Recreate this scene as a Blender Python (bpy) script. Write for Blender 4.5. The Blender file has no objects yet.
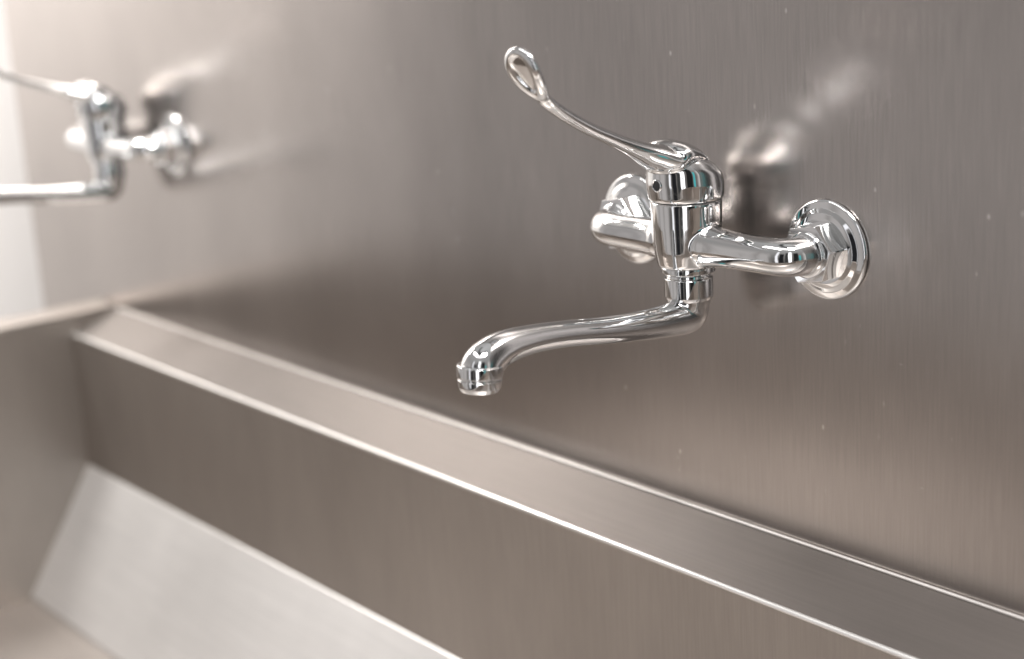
import bpy, bmesh, math, random
from mathutils import Vector, Matrix
random.seed(4)
S=bpy.context.scene; C=S.collection
# ---------------- camera ----------------
CP=Vector((.6397,-.661,.188)); F=1620.0
R=Matrix(((.627,-.161,.762),(.7766,.2025,-.5965),(-.058,.966,.252)))
cd=bpy.data.cameras.new('camera'); cam=bpy.data.objects.new('camera',cd); C.objects.link(cam)
q=R.to_quaternion().normalized()
cam.matrix_world=Matrix.Translation(CP)@q.to_matrix().to_4x4()
cd.sensor_width=36; cd.lens=F/1024*36; cd.clip_start=.01; cd.clip_end=100
cd.dof.use_dof=True; cd.dof.focus_distance=.885; cd.dof.aperture_fstop=3.8; cd.dof.aperture_blades=0
S.camera=cam
S.view_settings.view_transform='Standard'; S.view_settings.look='None'; S.view_settings.exposure=0
def on_axis(u,v,x=0.0):            # world point of the tap's middle plane
    d=R@Vector((u-512,329.5-v,-F)); t=(x-CP.x)/d.x
    p=CP+d*t; return Vector((x,p.y,p.z))
# ---------------- materials ----------------
def newmat(n):
    m=bpy.data.materials.new(n); m.use_nodes=True
    return m,m.node_tree.nodes,m.node_tree.links,m.node_tree.nodes['Principled BSDF']
def steel(name,col,rough,stretch,metal=1.,brushamt=.02,tint=.08,scr=True,wav=.15,band=(1,1,.6)):
    m,N,L,P=newmat(name)
    P.inputs['Metallic'].default_value=metal
    tc=N.new('ShaderNodeTexCoord')
    def noise(scale,vec,detail=3,rg=.6):
        mp=N.new('ShaderNodeMapping'); mp.inputs['Scale'].default_value=vec; L.new(tc.outputs['Object'],mp.inputs['Vector'])
        n=N.new('ShaderNodeTexNoise'); n.inputs['Scale'].default_value=scale; n.inputs['Detail'].default_value=detail; n.inputs['Roughness'].default_value=rg
        L.new(mp.outputs[0],n.inputs['Vector']); return n.outputs['Fac']
    def rng(x,a,b,c,d):
        r=N.new('ShaderNodeMapRange'); L.new(x,r.inputs[0])
        for i,v in enumerate((a,b,c,d)): r.inputs[i+1].default_value=v
        return r.outputs[0]
    def mth(op,a,b):
        r=N.new('ShaderNodeMath'); r.operation=op
        for i,v in enumerate((a,b)):
            if isinstance(v,(int,float)): r.inputs[i].default_value=v
            else: L.new(v,r.inputs[i])
        return r.outputs[0]
    brush=noise(1,stretch,2,.5)
    blot=noise(6,band,4,.55)
    f=mth('ADD',rng(brush,.2,.8,-brushamt,brushamt),rng(blot,.3,.7,-tint,tint))
    f=mth('ADD',f,1.0)
    mx=N.new('ShaderNodeMix'); mx.data_type='RGBA'; mx.blend_type='MULTIPLY'; mx.inputs[0].default_value=1
    mx.inputs[6].default_value=(*col,1)
    cb=N.new('ShaderNodeCombineColor'); [L.new(f,cb.inputs[i]) for i in range(3)]
    L.new(cb.outputs[0],mx.inputs[7]); colout=mx.outputs[2]
    ro=rng(blot,.3,.7,rough-.012,rough+.012)
    if scr:
        def spots(sc,rot,r0,r1,n0,n1,seedscale,amt,colout):
            v=N.new('ShaderNodeTexVoronoi'); v.feature='F1'; v.inputs['Scale'].default_value=1
            mp=N.new('ShaderNodeMapping'); mp.inputs['Scale'].default_value=sc; mp.inputs['Rotation'].default_value=rot
            L.new(tc.outputs['Object'],mp.inputs[0]); L.new(mp.outputs[0],v.inputs['Vector'])
            k=mth('MULTIPLY',mth('MULTIPLY',rng(v.outputs['Distance'],r0,r1,1,0),rng(noise(seedscale,(1,1,1),2),n0,n1,0,1)),amt)
            m2=N.new('ShaderNodeMix'); m2.data_type='RGBA'; L.new(k,m2.inputs[0]); L.new(colout,m2.inputs[6]); m2.inputs[7].default_value=(.95,.93,.9,1)
            return m2.outputs[2]
        colout=spots((70,70,45),(0,.25,0),.03,.09,.52,.58,9,.55,colout)
        colout=spots((90,60,40),(0,.6,0),.02,.06,.50,.56,21,.4,colout)
        colout=spots((40,60,130),(0,.5,0),.02,.06,.52,.57,13,.4,colout)
    L.new(colout,P.inputs['Base Color']); L.new(ro,P.inputs['Roughness'])
    b2=N.new('ShaderNodeBump'); b2.inputs['Strength'].default_value=wav; b2.inputs['Distance'].default_value=.004
    L.new(noise(4,(1,1,.45),1,.4),b2.inputs['Height'])
    L.new(b2.outputs[0],P.inputs['Normal'])
    return m
M={}
M['wall']=steel('brushed_wall_steel',(.435,.402,.384),.245,(800,800,30),metal=.97,brushamt=.085,tint=.09,wav=.05,band=(1.2,1.2,.6))
M['ledge']=steel('brushed_ledge_steel',(.205,.185,.172),.46,(14,500,500),metal=.96,brushamt=.06,tint=.05,scr=False,wav=.02)  # same steel as the skirt, colour darkened to hold down lamp glare
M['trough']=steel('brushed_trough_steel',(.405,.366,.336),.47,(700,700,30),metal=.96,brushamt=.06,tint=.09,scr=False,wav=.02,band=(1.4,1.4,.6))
M['floor']=steel('lit_basin_steel',(.80,.775,.755),.38,(12,420,420),metal=.60,brushamt=.06,tint=.07,scr=False,wav=.06)  # sloped panel: overhead light put into a paler steel colour
M['bottom']=steel('dimmed_basin_steel',(.50,.46,.43),.42,(12,420,420),metal=.85,brushamt=.06,tint=.09,scr=False,wav=.06)  # basin bottom: colour darkened to cut its glow in the wall
M['edge']=steel('highlight_edge_steel',(.90,.88,.86),.25,(14,700,700),metal=.72,brushamt=.02,tint=.03,scr=False,wav=.03)  # bright highlight along the fold put into a pale colour
def chrome(name,col=(.77,.77,.77),rough=.025):
    m,N,L,P=newmat(name); P.inputs['Metallic'].default_value=1; P.inputs['Base Color'].default_value=(*col,1)
    tc=N.new('ShaderNodeTexCoord'); n=N.new('ShaderNodeTexNoise'); n.inputs['Scale'].default_value=120; n.inputs['Detail'].default_value=5
    L.new(tc.outputs['Object'],n.inputs['Vector'])
    r=N.new('ShaderNodeMapRange'); L.new(n.outputs['Fac'],r.inputs[0])
    for i,v in enumerate((.45,.75,rough,rough+.12)): r.inputs[i+1].default_value=v
    L.new(r.outputs[0],P.inputs['Roughness'])
    n2=N.new('ShaderNodeTexNoise'); n2.inputs['Scale'].default_value=60; L.new(tc.outputs['Object'],n2.inputs['Vector'])
    b=N.new('ShaderNodeBump'); b.inputs['Strength'].default_value=.015; b.inputs['Distance'].default_value=.001; L.new(n2.outputs['Fac'],b.inputs['Height']); L.new(b.outputs[0],P.inputs['Normal'])
    return m
M['chrome']=chrome('tap_chrome')
def plain(name,col,rough,metal=0,ns=30,amt=.1):
    m,N,L,P=newmat(name); P.inputs['Metallic'].default_value=metal; P.inputs['Roughness'].default_value=rough
    n=N.new('ShaderNodeTexNoise'); n.inputs['Scale'].default_value=ns; n.inputs['Detail'].default_value=4
    tc=N.new('ShaderNodeTexCoord'); L.new(tc.outputs['Object'],n.inputs['Vector'])
    r=N.new('ShaderNodeValToRGB'); L.new(n.outputs['Fac'],r.inputs[0])
    r.color_ramp.elements[0].color=(*[c*(1-amt) for c in col],1); r.color_ramp.elements[1].color=(*[min(1,c*(1+amt)) for c in col],1)
    L.new(r.outputs[0],P.inputs['Base Color']); return m
M['dark']=plain('dark_plastic',(.03,.03,.032),.35)
M['white']=plain('white_painted_wall',(.84,.80,.775),.6,ns=6,amt=.04)
M['bead']=plain('seam_weld',(.72,.685,.655),.35,.6,60,.12)
# ---------------- mesh helpers ----------------
def finish(name,bm,m,parent=None,ang=35,bevel=0,flat=False):
    bmesh.ops.remove_doubles(bm,verts=bm.verts,dist=1e-7)
    bmesh.ops.recalc_face_normals(bm,faces=bm.faces)
    me=bpy.data.meshes.new(name); bm.to_mesh(me); bm.free()
    for p in me.polygons: p.use_smooth=not flat
    if not flat: me.set_sharp_from_angle(angle=math.radians(ang))
    me.materials.append(m); o=bpy.data.objects.new(name,me); C.objects.link(o)
    if parent: o.parent=parent
    if bevel:
        for e in me.edges: e.use_edge_sharp=False
        b=o.modifiers.new('bevel','BEVEL'); b.width=bevel; b.segments=3; b.limit_method='ANGLE'
        w=o.modifiers.new('normals','WEIGHTED_NORMAL'); w.mode='FACE_AREA'; w.weight=100; w.keep_sharp=True
    return o
def lathe(bm,prof,origin=(0,0,0),axis='Z',seg=72,f=None,ph=0):
    o=Vector(origin); rings=[]
    for r,h in prof:
        ring=[]
        n=1 if r<1e-6 else seg
        for i in range(n):
            a=2*math.pi*i/seg+ph
            if axis=='Z': p=Vector((r*math.cos(a),r*math.sin(a),h))
            else: p=Vector((r*math.cos(a),-h,r*math.sin(a)))      # height h runs out of the wall
            if f: p=f(p)
            ring.append(bm.verts.new(p+o))
        rings.append(ring)
    for a,b in zip(rings,rings[1:]):
        if len(a)==1 and len(b)==1: continue
        for i in range(seg):
            j=(i+1)%seg
            if len(a)==1: bm.faces.new((a[0],b[i],b[j]))
            elif len(b)==1: bm.faces.new((a[i],a[j],b[0]))
            else: bm.faces.new((a[i],a[j],b[j],b[i]))
def fillet(pts,rad,n=6,closed=False):
    out=[]; N=len(pts)
    for i,p in enumerate(pts):
        p=Vector(p)
        if not closed and i in (0,N-1): out.append(p); continue
        a=Vector(pts[i-1])-p; b=Vector(pts[(i+1)%N])-p
        r=rad[i] if isinstance(rad,(list,tuple)) else rad
        if r<=0: out.append(p); continue
        th=a.angle(b); d=min(r/math.tan(th/2),a.length*.45,b.length*.45)
        p0=p+a.normalized()*d; p1=p+b.normalized()*d
        for k in range(n+1):
            t=k/n; out.append(p0*(1-t)**2+p*2*t*(1-t)+p1*t*t)
    return out
def rlathe(prof,rad,n=4): return [(p.x,p.y) for p in fillet([Vector((a,b)) for a,b in prof],rad,n)]
def spline(keys,per=10):
    K=[list(k[0])+list(k[1:]) for k in keys]; out=[]
    for i in range(len(K)-1):
        p0=K[max(i-1,0)];p1=K[i];p2=K[i+1];p3=K[min(i+2,len(K)-1)]
        for s in range(per):
            t=s/per
            out.append([.5*((2*b)+(c-a)*t+(2*a-5*b+4*c-d)*t*t+(-a+3*b-3*c+d)*t**3) for a,b,c,d in zip(p0,p1,p2,p3)])
    out.append(K[-1]); return out
def sweep(bm,pts,side,seg=32,power=2.0):
    P=[Vector(r[:3]) for r in pts]; n=len(P); rings=[]
    for i in range(n):
        T=(P[min(i+1,n-1)]-P[max(i-1,0)]).normalized()
        sd=Vector(side); sd=(sd-T*sd.dot(T)).normalized(); up=T.cross(sd)
        ring=[]
        for k in range(seg):
            a=2*math.pi*k/seg; c,s_=math.cos(a),math.sin(a); e=2/power
            ring.append(bm.verts.new(P[i]+sd*pts[i][3]*math.copysign(abs(c)**e,c)+up*pts[i][4]*math.copysign(abs(s_)**e,s_)))
        rings.append(ring)
    for i in range(n-1):
        a,b=rings[i],rings[i+1]
        for k in range(seg):
            j=(k+1)%seg; bm.faces.new((a[k],a[j],b[j],b[k]))
    bm.faces.new(rings[0]); bm.faces.new(rings[-1])
def fuse(o,voxel,it):
    r=o.modifiers.new('fuse','REMESH'); r.mode='VOXEL'; r.voxel_size=voxel; r.use_smooth_shade=True
    s=o.modifiers.new('soften','SMOOTH'); s.factor=.5; s.iterations=it
def extr(bm,prof,x0,x1,closed=False):
    a=[bm.verts.new((x0,p[0],p[1])) for p in prof]; b=[bm.verts.new((x1,p[0],p[1])) for p in prof]
    n=len(prof)
    for i in range(n if closed else n-1):
        j=(i+1)%n; bm.faces.new((a[i],a[j],b[j],b[i]))
    if closed: bm.faces.new(a); bm.faces.new(b)
def empty(name,loc,label,cat,group=None):
    o=bpy.data.objects.new(name,None); C.objects.link(o); o.location=loc; o.empty_display_size=.05
    o['label']=label; o['category']=cat
    if group: o['group']=group
    return o
# ---------------- setting ----------------
bm=bmesh.new(); extr(bm,[(0,-.6),(0,1.0),(.03,1.0),(.03,-.6)],-1.028,1.3,closed=True)
o=finish('back_wall',bm,M['wall'],bevel=.0015); o['kind']='structure'; o['label']='brushed stainless steel wall panel behind the taps'; o['category']='wall'
bm=bmesh.new(); extr(bm,[(-.9,-.7),(.6,-.7),(.6,1.4),(-.9,1.4)],-1.75,-1.70,closed=True)
o=finish('side_wall',bm,M['white'],flat=True); o['kind']='structure'; o['label']='pale painted wall beyond the left end of the steel panel'; o['category']='wall'
# ---------------- trough ----------------
ZL=-.175; XL=-.839; XR=1.2
tr=empty('wash_trough',(0,-.25,-.455),'long stainless steel wash trough below the wall taps','trough')
def sub(o,root): o.location=-root.location; return o
def sheet(name,prof,rad,mat,parent):
    rp=[(p.x,p.y) for p in fillet([Vector(p) for p in prof],rad,8)]
    bm=bmesh.new(); extr(bm,rp,XL,XR); o=finish(name,bm,mat,parent,flat=True)
    sol=o.modifiers.new('thick','SOLIDIFY'); sol.thickness=.0014; sol.offset=1
    return o
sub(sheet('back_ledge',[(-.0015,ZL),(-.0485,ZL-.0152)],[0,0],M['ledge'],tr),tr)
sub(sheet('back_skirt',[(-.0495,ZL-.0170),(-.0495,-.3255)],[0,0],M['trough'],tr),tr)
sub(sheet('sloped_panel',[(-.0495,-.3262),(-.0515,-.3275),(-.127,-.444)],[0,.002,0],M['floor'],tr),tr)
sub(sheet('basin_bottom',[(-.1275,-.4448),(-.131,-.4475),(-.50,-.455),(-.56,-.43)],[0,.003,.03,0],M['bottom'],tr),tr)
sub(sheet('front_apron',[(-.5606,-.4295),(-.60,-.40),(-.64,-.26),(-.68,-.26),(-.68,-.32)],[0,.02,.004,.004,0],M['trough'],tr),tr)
bm=bmesh.new(); lp=[(-.0490+.0018*math.cos(a),ZL-.0165+.0018*math.sin(a)) for a in [2*math.pi*i/20 for i in range(20)]]
extr(bm,lp,XL,XR,closed=True); sub(finish('folded_edge',bm,M['edge'],tr,ang=50),tr)
bm=bmesh.new(); lp=[(-.0016+.0012*math.cos(a),ZL+.0004+.0010*math.sin(a)) for a in [2*math.pi*i/14 for i in range(14)]]
extr(bm,lp,XL,XR,closed=True); sub(finish('seam',bm,M['bead'],tr,ang=50),tr)
for x0,x1 in ((XL-.003,XL),(XR,XR+.003)):
    bm=bmesh.new()
    extr(bm,[(-.0015,ZL),(-.0015,-.46),(-.68,-.46),(-.68,-.262),(-.30,ZL)],x0,x1,closed=True)
    e=finish('end_panel',bm,M['trough'],tr,bevel=.0008); sub(e,tr)
    bm=bmesh.new()
    xa,xb=(x0-.035,x1+.001) if x0<0 else (x0-.001,x1+.035)
    extr(bm,[(-.0015,ZL+.0005),(-.30,ZL+.0005),(-.682,-.2615),(-.682,-.258),(-.30,ZL+.004),(-.0015,ZL+.004)],xa,xb,closed=True)
    finish('rim',bm,M['trough'],e,bevel=.0012)
# ---------------- tap ----------------
Y0=-.0315
tap=empty('wall_tap',(0,0,0),'sharp chrome wall tap with long looped lever, nearest on the right','tap','chrome taps mounted on the steel wall')
ch=M['chrome']
for s in (-1,1):
    X=.075*s
    bm=bmesh.new()
    lathe(bm,rlathe([(0,.0005),(.0275,.0005),(.0275,.0018),(.0266,.0028),(.0230,.0034),(.0205,.0048),(.0180,.0054),(0,.0054)],[0,.0005,.0008,.002,.003,.003,.001,0]),(X,0,0),'Y',96)
    fl=finish('wall_flange',bm,ch,tap,ang=60)
    bm=bmesh.new()
    lathe(bm,[(0,.0050),(.0172,.0050),(.0172,.0180),(0,.0180)],(X,0,0),'Y',6,ph=math.radians(10))
    nut=finish('union_nut',bm,ch,tap,bevel=.0006)
    bm=bmesh.new()
    lathe(bm,rlathe([(.0100,.0178),(.0126,.0178),(.0126,.0192),(.0110,.0202),(.0100,.0202),(.0100,.0178)],[0,.0006,.001,.0006,0,0]),(X,0,0),'Y',64)
    finish('collar',bm,ch,nut,ang=50)
bm=bmesh.new()
for s in (-1,1):
    path=[((.002*s,Y0,0),.0120,.0120),((.0165*s,Y0,0),.0122,.0122),((.0225*s,Y0,0),.0114,.0114),((.032*s,Y0,0),.0106,.0106),((.050*s,Y0+.0002,0),.0101,.0101),
          ((.064*s,Y0+.0012,0),.0101,.0101),((.0720*s,Y0+.0045,0),.0103,.0103),((.0750*s,Y0+.0105,0),.0106,.0106),((.0750*s,Y0+.0135,0),.0106,.0106)]
    sweep(bm,spline([(Vector(a),b,c) for a,b,c in path],8),(0,0,1),48)
lathe(bm,rlathe([(0,-.0125),(.0170,-.0125),(.0186,-.004),(.0196,.0110),(.0201,.0250),(0,.0250)],[0,.0006,.005,.006,.0008,0]),(0,Y0,0),'Z',96)
bo=finish('body',bm,ch,tap,ang=180); fuse(bo,.0006,14)
bm=bmesh.new(); lathe(bm,rlathe([(0,-.0172),(.0138,-.0172),(.0154,-.0160),(.0154,-.0136),(.0148,-.0122),(0,-.0122)],[0,.0004,.0005,.0005,.0005,0]),(0,Y0,0),'Z',96)
finish('base_ring',bm,ch,bo,ang=50)
bm=bmesh.new(); lathe(bm,rlathe([(0,.0240),(.0193,.0240),(.0193,.0264),(0,.0264)],[0,.0003,.0003,0]),(0,Y0,0)); finish('gap_ring',bm,M['dark'],tap)
def tilt(p):
    k=max(0,p.z-.028)/.022
    return Vector((p.x,p.y-.0012*k,p.z-k*.24*(p.y+.004)))
A=on_axis
# lever and its domed cap are one casting
bm=bmesh.new()
lathe(bm,rlathe([(0,.0254),(.0206,.0254),(.0212,.0270),(.0218,.0345),(.0210,.0425),(.0168,.0488),(.0085,.0513),(0,.0518)],[0,.0004,.0008,.007,.008,.008,.007,0],8),(0,Y0,0),'Z',96,f=tilt)
k=[((0,Y0+.008,.0450),.0130,.0025),((0,Y0-.002,.0505),.0170,.0055),((0,Y0-.012,.0525),.0190,.0078),(A(662,159),.0178,.0080),(A(652,156),.0142,.0068),(A(641,151.5),.0098,.0054),(A(627,145.5),.0069,.0043),(A(610,138),.0054,.0037),
   (A(590,129),.0048,.0034),(A(570,118),.0048,.0033),(A(556,109),.0053,.0031),(A(547,102),.0060,.0028),(A(541,95),.0056,.0016)]
sweep(bm,spline([(Vector(a),b,c) for a,b,c in k],8),(1,0,0),32)
J=A(546,103); T=A(516,47); dS=(T-J); Ln=dS.length; dS.normalize(); nrm=Vector((1,0,0)).cross(dS)
n=96; rings=[]; inner=[]
bow=lambda s:nrm*.0030*math.sin(math.pi*s)
for i in range(n):
    a=2*math.pi*i/n; so=(1-math.cos(a))/2; si=.28+.60*so
    wo=.0158*math.sin(a)*(.54+.50*so); wi=.0074*math.sin(a)*(.56+.46*so)
    Po=J+dS*(Ln*so)+Vector((wo,0,0))+bow(so); Pi=J+dS*(Ln*si)+Vector((wi,0,0))+bow(si)
    c=(Po+Pi)/2; h=(Po-Pi)/2; inner.append((c+h*-.4,si))
    rings.append([bm.verts.new(c+h*math.cos(b)+nrm*.0022*math.sin(b)) for b in [2*math.pi*k_/24 for k_ in range(24)]])
for i in range(n):
    a_,b_=rings[i],rings[(i+1)%n]
    for k_ in range(24): bm.faces.new((a_[k_],a_[(k_+1)%24],b_[(k_+1)%24],b_[k_]))
top=[bm.verts.new(p+nrm*.0008) for p,_ in inner]; bot=[bm.verts.new(p-nrm*.0008) for p,_ in inner]
bm.faces.new(top); bm.faces.new(bot[::-1])
for i in range(n):
    j=(i+1)%n; bm.faces.new((top[i],top[j],bot[j],bot[i]))
lever=finish('lever',bm,ch,tap,ang=180); fuse(lever,.00040,16)
bm=bmesh.new(); lathe(bm,rlathe([(0,0),(.0036,0),(.0036,.0016),(.0031,.0020),(.0026,.0012),(0,.0012)],[0,.0003,.0004,.0003,.0003,0]),(0,Y0-.0208,.0355),'Y',40)
finish('screw_ring',bm,ch,lever)
bm=bmesh.new(); lathe(bm,[(0,.0008),(.0025,.0008),(.0025,.0015),(0,.0017)],(0,Y0-.0208,.0355),'Y',32); finish('screw_plug',bm,M['dark'],lever)
# spout
bm=bmesh.new(); lathe(bm,rlathe([(0,-.0168),(.0126,-.0168),(.0126,-.0188),(.0139,-.0196),(.0139,-.0300),(.0132,-.0322),(0,-.0322)],[0,.0003,.0006,.0006,.0015,.001,0]),(0,Y0,0))
finish('swivel_collar',bm,ch,tap,ang=50)
B=A
k=[((0,Y0,-.0300),.0128,.0128),((0,Y0-.0006,-.0345),.0122,.0122),(B(687,314),.0110,.0110),(B(670,320),.0096,.0096),(B(646,325),.0084,.0084),(B(610,330),.0076,.0076),(B(570,333.5),.0073,.0073),
   (B(538,338),.0076,.0076),(B(514,344),.0085,.0085),(B(499,350.5),.0095,.0095),(B(489,358),.0103,.0103),(B(483,365),.0109,.0109),(B(481,371),.0110,.0110)]
bm=bmesh.new(); sweep(bm,spline([(Vector(a),b,c) for a,b,c in k],8),(1,0,0),48); sp=finish('spout',bm,ch,tap,ang=180); fuse(sp,.0006,5)
tip=B(480,366)
ft=lambda p:Matrix.Rotation(math.radians(-5),3,'X')@p
bm=bmesh.new(); lathe(bm,rlathe([(0,.001),(.0112,.001),(.0121,.0004),(.0121,-.0052),(.0109,-.0057),(.0109,-.0066),(.0116,-.0070),(.0111,-.0108),(.0099,-.0131),(.0087,-.0131),(.0085,-.0111),(0,-.0111)],[0]+[.0003]*10+[0],3),tip,'Z',64,f=ft)
finish('aerator',bm,ch,sp,ang=40)
bm=bmesh.new(); lathe(bm,[(0,-.0113),(.0084,-.0113),(.0084,-.0119),(0,-.0119)],tip,'Z',32,f=ft); finish('mesh_screen',bm,M['dark'],sp)
# second tap
def copy_tree(o,parent=None):
    c=o.copy(); C.objects.link(c); c.parent=parent
    for chd in list(o.children): copy_tree(chd,c)
    return c
t2=copy_tree(tap); t2.location=(-.748,0,0)
t2['label']='distant blurred chrome wall tap at the left, near the end of the steel wall'
pv=Vector((0,Y0,.036))
for c in t2.children:
    if c.name.startswith('lever'):
        c.matrix_local=Matrix.Translation(pv)@Matrix.Rotation(math.radians(6),4,'X')@Matrix.Translation(-pv)
# ---------------- light ----------------
def area(name,loc,target,sx,sy,e,col):
    l=bpy.data.lights.new(name,'AREA'); l.shape='RECTANGLE'; l.size=sx; l.size_y=sy; l.energy=e; l.color=col
    o=bpy.data.objects.new(name,l); C.objects.link(o); o.location=loc
    o.rotation_euler=(Vector(target)-Vector(loc)).to_track_quat('-Z','Y').to_euler()
area('overhead_light',(-.5,-1.0,1.7),(-.2,0,0),1.2,.3,7,(1,.98,.97))
area('overhead_light',(.55,-.45,1.3),(.1,0,0),.45,.28,27,(1,.99,.98))  # added light that draws the lever's bright streak on the wall
area('side_wall_fill',(-1.2,-.35,.8),(-1.7,.2,0),.4,.3,24,(1,.98,.95))  # added unseen light, whitens the side wall strip
W=bpy.data.worlds.new('World'); S.world=W; W.use_nodes=True; N=W.node_tree.nodes; L=W.node_tree.links; N.clear()
out=N.new('ShaderNodeOutputWorld'); bg=N.new('ShaderNodeBackground'); L.new(bg.outputs[0],out.inputs[0])
tc=N.new('ShaderNodeTexCoord'); sx=N.new('ShaderNodeSeparateXYZ'); L.new(tc.outputs['Generated'],sx.inputs[0])
def mt(op,a,b=None):
    r=N.new('ShaderNodeMath'); r.operation=op
    for i,v in enumerate((a,b)):
        if v is None: continue
        if isinstance(v,(int,float)): r.inputs[i].default_value=v
        else: L.new(v,r.inputs[i])
    return r.outputs[0]
az=mt('MULTIPLY',mt('ARCTAN2',sx.outputs[1],sx.outputs[0]),57.2958)
el=mt('MULTIPLY',mt('ARCSINE',sx.outputs[2]),57.2958)
def step(x,a,soft,up=True):
    r=N.new('ShaderNodeMapRange'); r.interpolation_type='SMOOTHSTEP'; L.new(x,r.inputs[0])
    r.inputs[1].default_value=a-soft; r.inputs[2].default_value=a+soft
    r.inputs[3].default_value=0 if up else 1; r.inputs[4].default_value=1 if up else 0
    return r.outputs[0]
ramp=N.new('ShaderNodeValToRGB'); L.new(mt('ADD',mt('DIVIDE',el,180),.5),ramp.inputs[0])
cr=ramp.color_ramp; cr.elements[0].position=0; cr.elements[0].color=(.12,.112,.106,1); cr.elements[1].position=1; cr.elements[1].color=(.58,.58,.58,1)
for p,c in ((.40,(.15,.14,.132)),(.50,(.19,.18,.174)),(.62,(.27,.262,.256)),(.75,(.38,.375,.37))):
    e=cr.elements.new(p); e.color=(*c,1)
cur=ramp.outputs[0]
def rect(a0,a1,e0,e1,col,soft=2,esoft=4):  # invented bright and dark bands for the steel and chrome to reflect
    global cur
    m=mt('MULTIPLY',mt('MULTIPLY',step(az,a0,soft),step(az,a1,soft,False)),mt('MULTIPLY',step(el,e0,esoft),step(el,e1,esoft,False)))
    x=N.new('ShaderNodeMix'); x.data_type='RGBA'; L.new(m,x.inputs[0]); L.new(cur,x.inputs[6]); x.inputs[7].default_value=(*col,1); cur=x.outputs[2]
rect(-179,-104,-50,24,(.50,.475,.465),6,14)
rect(-179,-160,-40,36,(.86,.82,.82),8,10)
rect(-146,-140,-45,50,(.38,.36,.355),3,10)
rect(-126,-121,-45,50,(.36,.34,.33),3,10)
rect(-92,-86,-20,40,(1.2,1.2,1.25),1.2,3)
rect(-82,-70,-60,30,(.02,.02,.022),1.5,4)
rect(-66,-58,-60,38,(.05,.05,.05),1.5,4)
rect(-56,-44,-28,42,(2.2,2.2,2.25),1.2,2)
rect(-50.6,-49.2,-30,44,(.06,.06,.06),.5,2)
rect(-38,-20,-60,35,(.02,.02,.02),2,4)
rect(-18,-12,-25,20,(.10,.52,.54),1,3)
rect(-4,8,-45,30,(.60,.57,.55),4,4)
rect(12,28,-60,35,(.10,.09,.085),3,4)
rect(34,60,-50,30,(.28,.26,.25),4,4)
rect(-95,0,57,64,(2.8,2.78,2.75),3,2)
rect(-180,0,70,76,(.04,.04,.04),3,2)
L.new(cur,bg.inputs[0]); bg.inputs[1].default_value=1.0
